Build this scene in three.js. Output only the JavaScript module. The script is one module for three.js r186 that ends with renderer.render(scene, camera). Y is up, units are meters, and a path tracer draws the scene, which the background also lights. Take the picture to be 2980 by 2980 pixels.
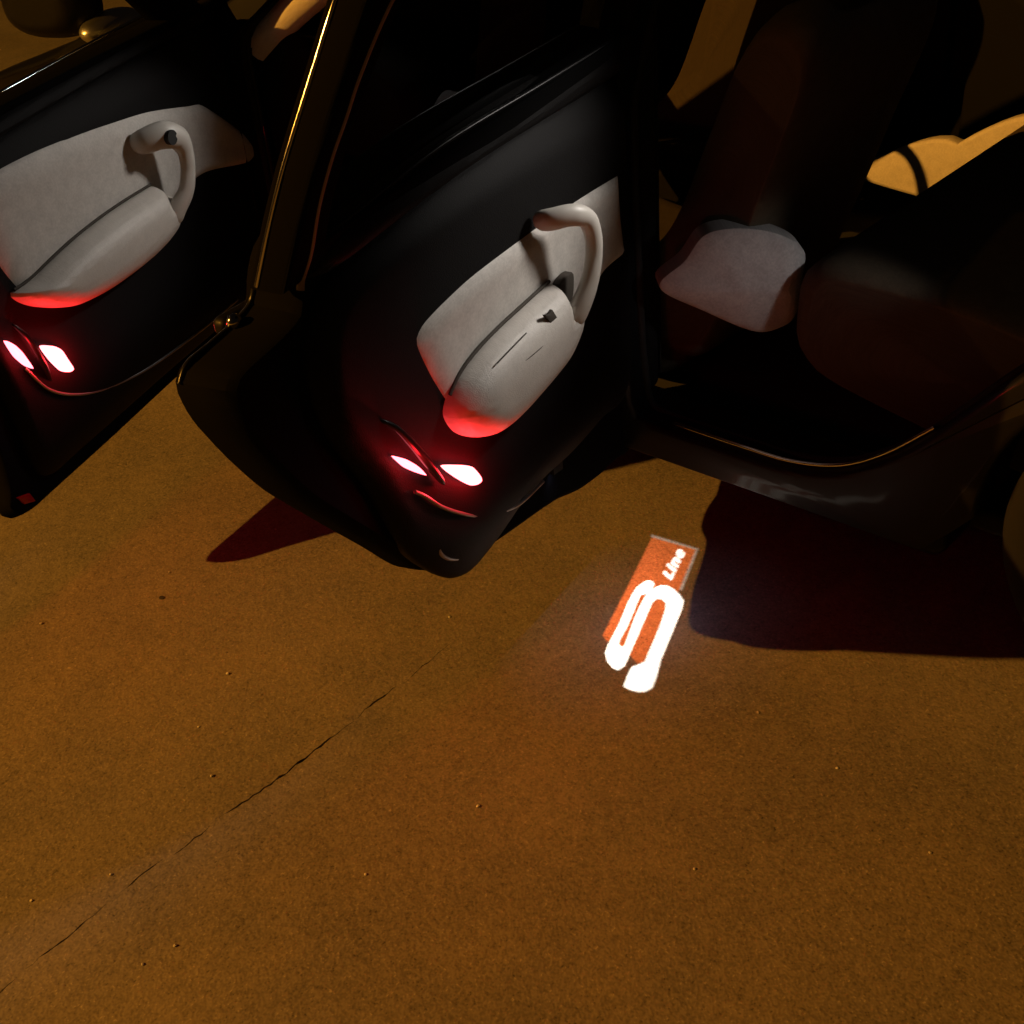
import * as THREE from 'three';
import { mergeGeometries, mergeVertices, toCreasedNormals } from 'three/addons/utils/BufferGeometryUtils.js';
import { RoundedBoxGeometry } from 'three/addons/geometries/RoundedBoxGeometry.js';

// ------------------------------------------------------------------ camera, sky, light, exposure
const V = (x, y, z) => new THREE.Vector3(x, y, z);
const scene = new THREE.Scene();
const camera = new THREE.PerspectiveCamera(45.4, 1, 0.05, 400);
camera.position.set(1.4257, 1.5752, 1.7977);
camera.up.set(-0.3141, 0.8319, -0.4575);
camera.lookAt(0.2608, 0.4764, 0.5996);
scene.add(camera);

const renderer = new THREE.WebGLRenderer({ antialias: true });
renderer.toneMapping = THREE.LinearToneMapping;
renderer.toneMappingExposure = 1;
renderer.shadowMap.enabled = true;

{ // night sky over a town: almost black, a little warmer towards the horizon all the way round
  const w = 64, h = 32, a = new Float32Array(w * h * 4);
  for (let j = 0; j < h; j++) for (let i = 0; i < w; i++) {
    const k = (j * w + i) * 4, e = Math.abs(j / (h - 1) - 0.5) * 2, g = 1 - e;
    a[k] = 0.0016 + 0.0022 * g; a[k + 1] = 0.0013 + 0.0013 * g; a[k + 2] = 0.0013 + 0.0006 * g; a[k + 3] = 1;
  }
  const t = new THREE.DataTexture(a, w, h, THREE.RGBAFormat, THREE.FloatType);
  t.mapping = THREE.EquirectangularReflectionMapping; t.magFilter = THREE.LinearFilter; t.needsUpdate = true;
  scene.background = t; scene.environment = t;
}
const SODIUM = new THREE.Color(1, 0.42, 0.05), LAMP_AT = V(-5.4, 6.0, 9.05);
const sodium = new THREE.SpotLight(SODIUM, 510, 0, 1.15, 0.35, 2);
sodium.name = 'sodium_light'; sodium.position.copy(LAMP_AT); sodium.target.position.set(-0.2, 0, 0.2);
sodium.shadow.radius = 3; scene.add(sodium, sodium.target);
const COOL = new THREE.Color(1, 0.93, 0.86); // tint of the unseen cabin lamps, built after the roof below

// ------------------------------------------------------------------ helpers
let seed = 7;
const rnd = () => { seed = (seed * 1664525 + 1013904223) >>> 0; return seed / 4294967296; };
const lerp = THREE.MathUtils.lerp, clamp = THREE.MathUtils.clamp;
function shadows(o) { o.traverse((c) => { if (c.isMesh) { c.castShadow = true; c.receiveShadow = true; } }); }
function obj(name, geometry, material, parent) {
  const m = new THREE.Mesh(Array.isArray(geometry) ? mergeGeometries(geometry.map(plain)) : geometry, material);
  m.name = name; parent.add(m); return m;
}
function plain(g) { // position, normal, uv, no index: ready to merge
  const q = g.index ? g.toNonIndexed() : g;
  for (const k of Object.keys(q.attributes)) if (!['position', 'normal', 'uv'].includes(k)) q.deleteAttribute(k);
  if (!q.attributes.uv) q.setAttribute('uv', new THREE.BufferAttribute(new Float32Array(q.attributes.position.count * 2), 2));
  if (!q.attributes.normal) q.computeVertexNormals();
  return q;
}
function raw(pos, idx, uv, crease = 0.7) {
  const g = new THREE.BufferGeometry();
  g.setAttribute('position', new THREE.Float32BufferAttribute(pos, 3));
  if (uv) g.setAttribute('uv', new THREE.Float32BufferAttribute(uv, 2));
  g.setIndex(idx);
  return crease ? toCreasedNormals(g, crease) : (g.computeVertexNormals(), g);
}
// smooth closed outline through [a, b] points
function smooth(pts, n = 120, tension = 0.5) {
  return new THREE.CatmullRomCurve3(pts.map(([a, b]) => V(a, b, 0)), true, 'catmullrom', tension).getSpacedPoints(n).slice(0, n).map((p) => [p.x, p.y]);
}
// closed solid over an outline in (s, y): both faces rise in rings towards the segment [a, b]; depth n is local -z
function pillow(outline, [a, b], { front, back, lean = () => 0, rings = 8 }) {
  const N = outline.length, pos = [], uv = [], idx = [];
  const dx = b[0] - a[0], dy = b[1] - a[1], L = dx * dx + dy * dy || 1;
  const face = (f, flip) => {
    const base = pos.length / 3;
    for (let r = 0; r <= rings; r++) {
      const t = Math.pow(r / rings, 1.7);
      for (const [s, y] of outline) {
        const k = clamp(((s - a[0]) * dx + (y - a[1]) * dy) / L, 0, 1), px = lerp(s, a[0] + k * dx, t), py = lerp(y, a[1] + k * dy, t);
        pos.push(px, py, -(f(t, px, py) + lean(px, py))); uv.push(px, py);
      }
    }
    for (let r = 0; r < rings; r++) for (let i = 0; i < N; i++) {
      const j = (i + 1) % N, p = base + r * N + i, q = base + r * N + j, u = p + N, v = q + N;
      flip ? idx.push(p, u, q, q, u, v) : idx.push(p, q, u, q, v, u);
    }
    return base;
  };
  const f0 = face(front, true), b0 = face(back, false);
  for (let i = 0; i < N; i++) { const j = (i + 1) % N; idx.push(f0 + i, f0 + j, b0 + i, f0 + j, b0 + j, b0 + i); }
  return raw(pos, idx, uv, 0.6);
}
const dome = (n0, n1, p = 0.5) => (t) => n0 + (n1 - n0) * Math.pow(1 - Math.pow(1 - Math.min(1, t * 1.0), 2), p);
const flat = (n) => () => n;
function tube(pts, r, seg = 40, rad = 10, closed = false) { return new THREE.TubeGeometry(new THREE.CatmullRomCurve3(pts.map((p) => V(...p)), closed, 'centripetal'), seg, r, rad, closed); }
// tube whose radius changes along the way, with rounded ends
function taper(pts, radii, seg = 48, rad = 14, flatten = 1) {
  const c = new THREE.CatmullRomCurve3(pts.map((p) => V(...p)), false, 'centripetal'), fr = c.computeFrenetFrames(seg, false), pos = [], uv = [], idx = [];
  for (let i = 0; i <= seg; i++) {
    const t = i / seg, p = c.getPoint(t), f = t * (radii.length - 1), k = Math.min(radii.length - 2, Math.floor(f));
    let r = lerp(radii[k], radii[k + 1], f - k);
    const e = Math.min(t, 1 - t) * 12; if (e < 1) r *= Math.sqrt(1 - (1 - e) * (1 - e)) * 0.98 + 0.02;
    for (let j = 0; j < rad; j++) {
      const a = (j / rad) * Math.PI * 2, v = p.clone().addScaledVector(fr.normals[i], Math.cos(a) * r).addScaledVector(fr.binormals[i], Math.sin(a) * r * flatten);
      pos.push(v.x, v.y, v.z); uv.push(j / rad, t);
    }
  }
  for (let i = 0; i < seg; i++) for (let j = 0; j < rad; j++) { const a = i * rad + j, b = i * rad + (j + 1) % rad; idx.push(a, b, a + rad, b, b + rad, a + rad); }
  return raw(pos, idx, uv, 0);
}
function loft(f, nu, nv, crease = 0) {
  const pos = [], uv = [], idx = [];
  for (let i = 0; i <= nu; i++) for (let j = 0; j <= nv; j++) { const p = f(i / nu, j / nv); pos.push(...p); uv.push(p[0], p[2]); }
  for (let i = 0; i < nu; i++) for (let j = 0; j < nv; j++) { const a = i * (nv + 1) + j, b = a + nv + 1; idx.push(a, a + 1, b, a + 1, b + 1, b); }
  return raw(pos, idx, uv, crease);
}
function rbox(w, h, d, r, x, y, z) { const g = new RoundedBoxGeometry(w, h, d, 3, r); g.translate(x, y, z); return g; }
function shapeOf(pts) { return new THREE.Shape(pts.map(([x, y]) => new THREE.Vector2(x, y))); }
// plate in (x, y) with holes, extruded along z by depth, then bent by z += bend(x, y)
function plate(outer, holes, depth, bevel, bend = () => 0) {
  const s = shapeOf(outer); for (const h of holes) s.holes.push(new THREE.Path(h.map(([x, y]) => new THREE.Vector2(x, y))));
  const g = new THREE.ExtrudeGeometry(s, { depth, bevelEnabled: bevel > 0, bevelThickness: bevel, bevelSize: bevel, bevelOffset: -bevel, bevelSegments: 3, curveSegments: 4 });
  const p = g.attributes.position;
  for (let i = 0; i < p.count; i++) p.setZ(i, p.getZ(i) + bend(p.getX(i), p.getY(i)));
  return toCreasedNormals(g, 0.6);
}
// side profile (x, y) extruded across the car with large round edges: seats
function cushion(profile, z0, z1, r, n = 60) {
  const out = smooth(profile, n), pos = [], uv = [], idx = [], cx = out.reduce((q, p) => q + p[0], 0) / n, cy = out.reduce((q, p) => q + p[1], 0) / n, st = [];
  for (let k = 0; k <= 6; k++) { const a = (k / 6) * Math.PI / 2; st.push([z0 - r * (1 - Math.sin(a)) * -1 - r + r * 0, 1 - (1 - Math.sin(a)) * 0.16]); st[k][0] = z0 + r * (1 - Math.cos(Math.PI / 2 - a)) * 0 + r * (1 - Math.sin(Math.PI / 2 - a)) ; }
  const ring = [];
  for (let k = 0; k <= 6; k++) { const a = (k / 6) * Math.PI / 2; ring.push([z0 + r * (1 - Math.sin(a)) * 0 + r * (1 - Math.cos(a)) , 0.86 + 0.14 * Math.sin(a)]); }
  const all = [...ring, ...ring.map(([z, k]) => [z1 - (z - z0), k]).reverse()];
  for (const [z, k] of all) for (const [x, y] of out) { pos.push(cx + (x - cx) * k, cy + (y - cy) * k, z); uv.push(x + y, z); }
  for (let i = 0; i < all.length - 1; i++) for (let j = 0; j < n; j++) { const a = i * n + j, b = i * n + (j + 1) % n; idx.push(a, b, a + n, b, b + n, a + n); }
  for (const [row, z] of [[0, z0], [all.length - 1, z1]]) { const c = pos.length / 3; pos.push(cx, cy, z); uv.push(0, 0); for (let j = 0; j < n; j++) idx.push(row * n + j, row * n + (j + 1) % n, c); }
  return raw(pos, idx, uv, 0);
}

// ------------------------------------------------------------------ textures
function noiseField(n, cells, rng) { // tileable value noise 0..1
  const g = new Float32Array(cells * cells).map(() => rng()), o = new Float32Array(n * n);
  for (let y = 0; y < n; y++) for (let x = 0; x < n; x++) {
    const fx = (x / n) * cells, fy = (y / n) * cells, x0 = Math.floor(fx), y0 = Math.floor(fy), tx = fx - x0, ty = fy - y0, sx = tx * tx * (3 - 2 * tx), sy = ty * ty * (3 - 2 * ty);
    const at = (i, j) => g[((j + cells) % cells) * cells + ((i + cells) % cells)];
    o[y * n + x] = lerp(lerp(at(x0, y0), at(x0 + 1, y0), sx), lerp(at(x0, y0 + 1), at(x0 + 1, y0 + 1), sx), sy);
  }
  return o;
}
function tex(n, fn, srgb, w, h = w) { // fn(x, y, i) -> [r, g, b] 0..1, covers w x h metres
  const a = new Uint8Array(n * n * 4);
  for (let y = 0; y < n; y++) for (let x = 0; x < n; x++) { const i = y * n + x, c = fn(x, y, i); for (let k = 0; k < 3; k++) a[i * 4 + k] = clamp(c[k], 0, 1) * 255; a[i * 4 + 3] = 255; }
  const t = new THREE.DataTexture(a, n, n); t.wrapS = t.wrapT = THREE.RepeatWrapping; t.magFilter = THREE.LinearFilter; t.minFilter = THREE.LinearMipmapLinearFilter; t.generateMipmaps = true;
  if (srgb) t.colorSpace = THREE.SRGBColorSpace; t.repeat.set(1 / w, 1 / h); t.needsUpdate = true; return t;
}
const TN = 2048;
const n1 = noiseField(TN, 1024, rnd), n2 = noiseField(TN, 512, rnd), n3 = noiseField(TN, 160, rnd), n4 = noiseField(TN, 30, rnd), n5 = noiseField(TN, 7, rnd), n6 = noiseField(TN, 5, rnd);
const toS = (l) => Math.pow(l, 1 / 2.2);
const groundColor = tex(TN, (x, y, i) => { // 2.6 m of worn concrete: sand grains, pale and dark aggregate, broad stains
  const grain = (n1[i] - 0.5) * 0.5 + (n2[i] - 0.5) * 0.34 + (n3[i] - 0.5) * 0.16, stain = (n4[i] - 0.5) * 0.16 + (n5[i] - 0.5) * 0.30;
  let k = 1 + grain + stain;
  if (n1[i] > 0.93 && n2[i] > 0.6) k += 0.7; if (n1[i] < 0.05 && n2[i] < 0.45) k -= 0.35;
  const warm = (n6[i] - 0.5) * 0.16 + (n4[i] - 0.5) * 0.10;
  return [toS(0.175 * k * (1 + warm * 0.35)), toS(0.145 * k), toS(0.108 * k * (1 - warm))];
}, true, 2.6);
const groundBump = tex(TN, (x, y, i) => { const k = n1[i] * 0.4 + n2[i] * 0.4 + n3[i] * 0.2; return [k, k, k]; }, false, 2.6);
const weave = tex(256, (x, y, i) => { const k = 0.5 + 0.25 * Math.sin(x * Math.PI / 4) + 0.25 * Math.sin(y * Math.PI / 4), q = k * 0.6 + rnd() * 0.4; return [q, q, q]; }, false, 0.09);
const leatherBump = tex(512, (x, y) => { const i = ((y * 4) % TN) * TN + ((x * 4) % TN), k = n1[i] * 0.3 + n2[i] * 0.7; return [k, k, k]; }, false, 0.35);
const mottled = (r, g, b, amt, w) => tex(512, (x, y) => { const i = ((y * 4) % TN) * TN + ((x * 4) % TN), k = 1 + (n3[i] - 0.5) * amt + (n4[i] - 0.5) * amt * 0.8 + (n1[i] - 0.5) * amt * 0.5; return [toS(r * k), toS(g * k), toS(b * k)]; }, true, w);

// ------------------------------------------------------------------ materials
const S = (o) => new THREE.MeshStandardMaterial(o), P = (o) => new THREE.MeshPhysicalMaterial(o), C = (r, g, b = r) => new THREE.Color(r, g === undefined ? r : g, b);
const col = (r, g, b) => new THREE.Color(r, g, b);
const M = {
  ground: S({ map: groundColor, bumpMap: groundBump, bumpScale: 0.0012, roughness: 0.93 }),
  crackBed: S({ color: col(0.05, 0.04, 0.032), roughness: 1 }),
  paint: P({ color: col(0.005, 0.005, 0.006), roughness: 0.5, specularIntensity: 0.22, clearcoat: 0.12, clearcoatRoughness: 0.1 }),
  paintDoor: P({ color: col(0.006, 0.006, 0.007), roughness: 1, specularIntensity: 0.03 }),
  paintFrame: P({ color: col(0.004, 0.004, 0.004), roughness: 1, specularIntensity: 0.03 }),
  trim: P({ color: col(0.006, 0.0055, 0.0055), roughness: 0.65, specularIntensity: 0.2, bumpMap: leatherBump, bumpScale: 0.0006 }),
  trimGloss: P({ color: col(0.008, 0.008, 0.008), specularIntensity: 0.5, roughness: 0.3 }),
  rubber: P({ color: col(0.010, 0.0098, 0.0095), roughness: 0.9, specularIntensity: 0.5 }),
  seal: S({ color: col(0.26, 0.22, 0.19), roughness: 0.5 }),
  insert: S({ map: mottled(0.56, 0.53, 0.49, 0.16, 0.5), roughness: 0.62, bumpMap: weave, bumpScale: 0.0004 }),
  armrest: S({ map: mottled(0.62, 0.58, 0.53, 0.08, 0.6), roughness: 0.5, bumpMap: leatherBump, bumpScale: 0.0005 }),
  grip: S({ color: col(0.56, 0.53, 0.48), roughness: 0.45 }),
  slot: S({ color: col(0.05, 0.04, 0.03), roughness: 0.8 }),
  chrome: S({ color: col(0.75, 0.74, 0.72), metalness: 1, roughness: 0.14 }),
  alloy: S({ color: col(0.55, 0.54, 0.53), metalness: 0.85, roughness: 0.35 }),
  glass: P({ color: col(0.82, 0.85, 0.83), roughness: 0, transmission: 1, thickness: 0, ior: 1.5 }),
  tinted: P({ color: col(0.05, 0.055, 0.055), roughness: 0, transmission: 1, thickness: 0, ior: 1.5 }),
  fabric: P({ specularIntensity: 0.4, map: mottled(0.060, 0.044, 0.028, 0.25, 0.5), roughness: 0.9, bumpMap: weave, bumpScale: 0.0006 }),
  seatPanel: S({ map: mottled(0.32, 0.32, 0.33, 0.22, 0.5), roughness: 0.75, bumpMap: leatherBump, bumpScale: 0.0006 }),
  carpet: S({ color: col(0.018, 0.017, 0.016), roughness: 1 }),
  lining: S({ color: col(0.05, 0.048, 0.045), roughness: 0.95 }),
  dark: S({ color: col(0.012, 0.012, 0.012), roughness: 0.8 }),
  softMetal: S({ color: col(0.32, 0.31, 0.31), metalness: 0.7, roughness: 0.3 }),
  redLens: P({ color: col(0.5, 0.01, 0.01), roughness: 0.15, emissive: col(1, 0.13, 0.15), emissiveIntensity: 8.5 }),
  redReflection: P({ color: col(0.5, 0.01, 0.01), roughness: 0.15, emissive: col(1, 0.12, 0.16), emissiveIntensity: 7.5 }),  // glowing material for the lamp's reflection in the door edge
  redPlastic: P({ color: col(0.35, 0.008, 0.008), roughness: 0.2 }),
  headlamp: P({ color: col(0.6, 0.6, 0.6), roughness: 0.1, metalness: 0.4, clearcoat: 1 }),
};

// ------------------------------------------------------------------ ground with a broken crack
function structure(o) { o.userData.kind = 'structure'; return o; }
{
  const s = shapeOf([[-150, -150], [150, -150], [150, 150], [-150, 150]]);
  const slit = (z0, z1, w, off) => { // thin jagged opening; shape y = -z so that the sheet faces up
    const n = Math.max(6, Math.round((z1 - z0) / 0.012)), l = [], r = [];
    let wob = 0;
    for (let i = 0; i <= n; i++) {
      const t = i / n, z = lerp(z0, z1, t); wob = wob * 0.8 + (rnd() - 0.5) * 0.006;
      const x = -0.026 + off + wob + 0.006 * Math.sin(z * 9), h = Math.max(0.00025, w * (0.25 + 0.75 * rnd()) * Math.pow(Math.sin(Math.PI * clamp(t, 0.02, 0.98)), 0.6)) / 2;
      l.push([x - h, -z]); r.push([x + h, -z]);
    }
    s.holes.push(new THREE.Path([...l, ...r.reverse()].map(([x, y]) => new THREE.Vector2(x, y))));
  };
  slit(0.50, 0.66, 0.003, 0.004); slit(0.67, 0.78, 0.0045, 0); slit(0.79, 1.10, 0.007, 0); slit(1.12, 1.20, 0.0035, 0.002); slit(1.215, 1.30, 0.0035, 0); slit(1.33, 1.48, 0.004, -0.002); slit(1.5, 1.75, 0.005, 0.001);
  const g = new THREE.ShapeGeometry(s); g.rotateX(-Math.PI / 2);
  structure(obj('ground', g, M.ground, scene)).userData.label = 'worn concrete paving lit orange by street light';
  const b = new THREE.PlaneGeometry(0.2, 2.2); b.rotateX(-Math.PI / 2); b.translate(-0.03, -0.012, 1.1);
  structure(obj('ground_crack_bed', b, M.crackBed, scene)).userData.label = 'dark dirt in the crack of the paving';
}

// ------------------------------------------------------------------ loose bits on the paving
{
  const chip = new THREE.DodecahedronGeometry(1, 0), chipM = [S({ color: col(0.62, 0.58, 0.50), roughness: 0.7 }), S({ color: col(0.42, 0.38, 0.32), roughness: 0.8 })];
  const spots = [[-0.33, 0.85, 0.004], [-0.124, 1.045, 0.004], [-0.251, 0.981, 0.0025], [-0.802, 0.992, 0.004], [0.314, 0.806, 0.004], [-0.726, 0.71, 0.003], [-0.73, 0.354, 0.003], [-0.657, 0.456, 0.003], [-0.09, 0.455, 0.003], [0.129, 1.308, 0.0035], [-0.077, 1.29, 0.003], [0.117, 1.36, 0.003], [-0.137, 1.404, 0.003], [0.683, 0.694, 0.003], [0.754, 0.364, 0.003], [0.96, 0.441, 0.003], [0.266, 1.027, 0.003], [0.572, 0.325, 0.003]];
  spots.forEach(([x, z, r], i) => {
    const m = obj('stone_chip' + (i ? '_' + String(i).padStart(3, '0') : ''), chip, chipM[i % 2], scene);
    m.scale.set(r, r * 0.6, r * 0.8); m.position.set(x, r * 0.45, z); m.rotation.set(0, rnd() * 6, rnd() * 0.4);
    m.userData = { label: 'tiny pale stone chip lying loose on the concrete paving', category: 'stone', group: 'stone chips on the paving' };
  });
  const g = pillow(smooth([[-0.0075, 0], [-0.005, 0.005], [0.001, 0.0058], [0.007, 0.004], [0.008, -0.001], [0.004, -0.005], [-0.003, -0.0052]], 36), [[-0.001, 0], [0.002, 0]], { front: flat(-0.0002), back: dome(-0.0006, -0.0024), rings: 4 });
  g.rotateX(-Math.PI / 2);
  const gum = obj('chewing_gum', g, S({ color: col(0.025, 0.022, 0.02), roughness: 0.8 }), scene);
  gum.position.set(-0.660, 0, 0.778); gum.userData = { label: 'small round blackened lump of chewing gum trodden onto the paving', category: 'chewing gum' };
}

// ------------------------------------------------------------------ the car
const car = new THREE.Group(); car.name = 'car'; scene.add(car);
car.userData = { label: 'black car parked with its front and rear side doors open', category: 'car' };
const lean = (y) => -0.42 * Math.max(0, y - 0.95) - 0.10 * Math.max(0, 0.45 - y); // side of the body: z at height y
const sideBend = (side) => (x, y) => side * (lean(y) - 0.25 * Math.pow(Math.max(0, Math.abs(x + 0.35) - 1.75), 2));
const outer = smooth([[-2.72, 0.30], [-2.76, 0.52], [-2.68, 0.66], [-2.3, 0.765], [-1.95, 0.855], [-1.72, 0.93], [-1.25, 1.0], [-0.95, 1.14], [-0.55, 1.34], [-0.2, 1.40], [0.4, 1.41], [0.95, 1.37], [1.35, 1.20], [1.70, 1.02], [1.98, 0.98], [2.06, 0.85], [2.05, 0.55], [1.98, 0.32]], 150).filter(([x, y]) => true);
function arch(cx, r, y0) { const o = []; for (let i = 0; i <= 24; i++) { const a = Math.PI - (i / 24) * Math.PI; const y = 0.33 + Math.sin(a) * r; o.push([cx + Math.cos(a) * r, Math.max(y, y0)]); } return o; }
// the outline of the body side: over the roof, then back along the sill with the two wheel arches
const upper = outer.filter(([x, y]) => y > 0.305);
const start = upper.reduce((k, p, i) => (p[0] < -2.6 && p[1] < upper[k][1] ? i : k), 0);
const rot = [...upper.slice(start), ...upper.slice(0, start)];
const goingUp = rot[3][1] > rot[0][1] || rot[6][1] > rot[0][1] ? rot : [rot[0], ...rot.slice(1).reverse()];
const REAR = 1.155, FRONT = -1.70;
const sideOutline = [...goingUp, [1.9, 0.235], ...arch(REAR, 0.365, 0.235).reverse(), [0.70, 0.215], [-1.2, 0.215], ...arch(FRONT, 0.365, 0.235).reverse(), [-2.3, 0.235]];
const rearHole = smooth([[0.05, 0.40], [0.06, 0.315], [0.12, 0.30], [0.30, 0.298], [0.42, 0.302], [0.52, 0.328], [0.60, 0.378], [0.68, 0.45], [0.80, 0.59], [0.94, 0.75], [1.02, 0.87], [0.98, 0.96], [0.88, 1.06], [0.76, 1.20], [0.64, 1.31], [0.50, 1.345], [0.2, 1.355], [0.07, 1.34], [0.045, 1.22], [0.04, 0.8]], 110);
const frontHole = smooth([[-0.08, 0.42], [-0.10, 0.32], [-0.18, 0.30], [-0.6, 0.295], [-1.0, 0.30], [-1.09, 0.33], [-1.115, 0.45], [-1.12, 0.8], [-1.11, 0.96], [-1.02, 1.04], [-0.80, 1.19], [-0.58, 1.31], [-0.42, 1.35], [-0.2, 1.355], [-0.09, 1.34], [-0.065, 1.22], [-0.06, 0.8]], 100);
const quarterGlass = smooth([[1.06, 1.0], [1.28, 1.01], [1.2, 1.12], [1.02, 1.24], [0.88, 1.26], [0.95, 1.12]], 40);
const body = obj('body', plate(sideOutline, [rearHole, frontHole, quarterGlass], 0.05, 0.012, (x, y) => sideBend(1)(x, y) - 0.05), M.paint, car);
{ // far side, closed: door skins are the same panel, windows are open holes with panes of their own
  const wr = smooth([[0.05, 0.99], [0.9, 1.0], [0.78, 1.18], [0.62, 1.31], [0.1, 1.34], [0.04, 1.30]], 60), wf = smooth([[-0.08, 0.99], [-1.06, 1.0], [-0.8, 1.18], [-0.52, 1.32], [-0.12, 1.34], [-0.07, 1.28]], 60);
  const g = plate(sideOutline, [wr, wf, quarterGlass], 0.05, 0.012, (x, y) => sideBend(-1)(x, y)); g.translate(0, 0, -1.78);
  obj('closed_body_side', g, M.paint, car);
  for (const [w, m] of [[wr, M.tinted], [wf, M.tinted], [quarterGlass, M.tinted]]) {
    const sg = new THREE.ShapeGeometry(shapeOf(w)), p = sg.attributes.position; for (let i = 0; i < p.count; i++) p.setZ(i, -1.755 + sideBend(-1)(p.getX(i), p.getY(i)));
    sg.computeVertexNormals(); obj('window', sg, m, car);
    if (w === quarterGlass) { const q = sg.clone(), k = q.attributes.position; for (let i = 0; i < k.count; i++) k.setZ(i, -0.026 + sideBend(1)(k.getX(i), k.getY(i))); q.computeVertexNormals(); obj('window', q, m, car); }
  }
}
// upper skins, lofted across the car
const W2 = 0.89, MID = -0.89;
function across(v, edge, crown, inset, round = 2.6) { // v 0..1 across: z and height
  const c = v * 2 - 1, z = MID - c * (W2 - inset), q = 1 - Math.pow(Math.abs(c), round);
  return [z, edge + (crown - edge) * Math.pow(Math.max(q, 0), 0.5)];
}
const topY = (x) => { let b = 0.3; for (let i = 0; i < goingUp.length - 1; i++) { const [x0, y0] = goingUp[i], [x1, y1] = goingUp[i + 1]; if ((x0 - x) * (x1 - x) <= 0 && x0 !== x1) b = Math.max(b, lerp(y0, y1, (x - x0) / (x1 - x0))); } return b; };
const plan = (x) => 0.25 * Math.pow(Math.max(0, Math.abs(x + 0.35) - 1.75), 2);
obj('hood', loft((u, v) => { const x = lerp(-2.70, -1.12, u), e = topY(x) - 0.012, [z, y] = across(v, e, e + 0.085 - 0.03 * (1 - u), plan(x) + 0.002 + Math.max(0, e - 0.95) * 0.42); return [x, y, z]; }, 40, 48), M.paint, car);
obj('roof', loft((u, v) => { const x = lerp(-0.50, 0.98, u), e = topY(x) - 0.012, [z, y] = across(v, e, e + 0.06, 0.42 * Math.max(0, e - 0.95) + 0.004); return [x, y, z]; }, 30, 30), M.paint, car);
obj('roof_lining', loft((u, v) => { const x = lerp(-0.46, 0.94, u), e = topY(x) - 0.05, [z, y] = across(v, e, e + 0.05, 0.42 * Math.max(0, e - 0.95) + 0.02); return [x, y, z]; }, 20, 20), M.lining, car);
// unseen cabin lamps, placed to light the door inserts and the driver seat side
for (const [x, y, z, tx, ty, tz, cd, cone, soft] of [[0.60, 1.335, -0.32, 0.09, 0.82, 0.42, 3.0, 0.31, 4], [0.98, 0.92, -0.115, 0.16, 0.57, -0.15, 0.62, 0.24, 1.5], [-0.36, 1.365, -0.52, -0.97, 0.80, 0.60, 3.1, 0.32, 4]]) {
  const g = new THREE.SphereGeometry(0.024, 20, 12); g.scale(1, 0.5, 1); const l = obj('unseen_cabin_lamp', g, S({ color: col(0.8, 0.8, 0.8), emissive: COOL, emissiveIntensity: 3 }), car); l.position.set(x, y + 0.004, z);
  const b = new THREE.SpotLight(COOL, cd, 0, cone, 1, 2); b.name = 'unseen_cabin_light'; b.position.set(x, y - 0.01, z); b.target.position.set(tx, ty, tz); b.shadow.radius = soft; scene.add(b, b.target);
}
obj('windscreen', loft((u, v) => { const x = lerp(-1.16, -0.48, u), e = topY(x) - 0.03, [z, y] = across(v, e, e + 0.06, 0.42 * Math.max(0, e - 0.95) + 0.03); return [x - 0.05 * (1 - Math.pow(v * 2 - 1, 2)), y, z]; }, 14, 20), M.glass, car);
obj('rear_window', loft((u, v) => { const x = lerp(0.96, 1.62, u), e = topY(x) - 0.02, [z, y] = across(v, e, e + 0.05, 0.42 * Math.max(0, e - 0.95) + 0.03); return [x, y, z]; }, 14, 20), M.glass, car);
obj('boot_lid', loft((u, v) => { const x = lerp(1.60, 2.04, u), e = topY(x) - 0.012, [z, y] = across(v, e, e + 0.05, plan(x) + 0.42 * Math.max(0, e - 0.95)); return [x, y, z]; }, 10, 20), M.paint, car);
obj('front_bumper', loft((u, v) => { const y = lerp(0.24, 0.72, v), c = u * 2 - 1; return [-2.77 + 0.28 * Math.pow(Math.abs(c), 3.2) + 0.06 * Math.pow((v - 0.45) * 2, 2), y, MID - c * 0.80]; }, 30, 12), M.paint, car);
obj('rear_bumper', loft((u, v) => { const y = lerp(0.24, 0.98, v), c = u * 2 - 1; return [2.08 - 0.22 * Math.pow(Math.abs(c), 3.2) - 0.05 * Math.pow((v - 0.45) * 2, 2), y, MID - c * 0.83]; }, 30, 12), M.paint, car);
obj('grille', rbox(0.04, 0.3, 0.72, 0.015, -2.765, 0.47, MID), M.trimGloss, car);
for (const s of [-1, 1]) { obj('headlight', rbox(0.16, 0.12, 0.36, 0.05, -2.60, 0.64, MID + s * 0.60), M.headlamp, car); obj('tail_light', rbox(0.08, 0.14, 0.34, 0.03, 2.03, 0.80, MID + s * 0.60), M.redPlastic, car); }
obj('sill', [rbox(1.95, 0.10, 0.15, 0.03, -0.235, 0.255, -0.088), rbox(1.95, 0.12, 0.15, 0.03, -0.235, 0.255, -1.69)], M.paint, car);
obj('floor', [rbox(3.0, 0.05, 1.5, 0.015, -0.1, 0.235, MID), rbox(2.4, 0.16, 0.24, 0.06, -0.15, 0.31, MID)], M.carpet, car);
obj('firewall', rbox(0.05, 0.72, 1.62, 0.02, -1.22, 0.58, MID), M.dark, car);
obj('rear_shelf', rbox(0.55, 0.04, 1.35, 0.015, 1.28, 0.93, MID), M.carpet, car);
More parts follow.
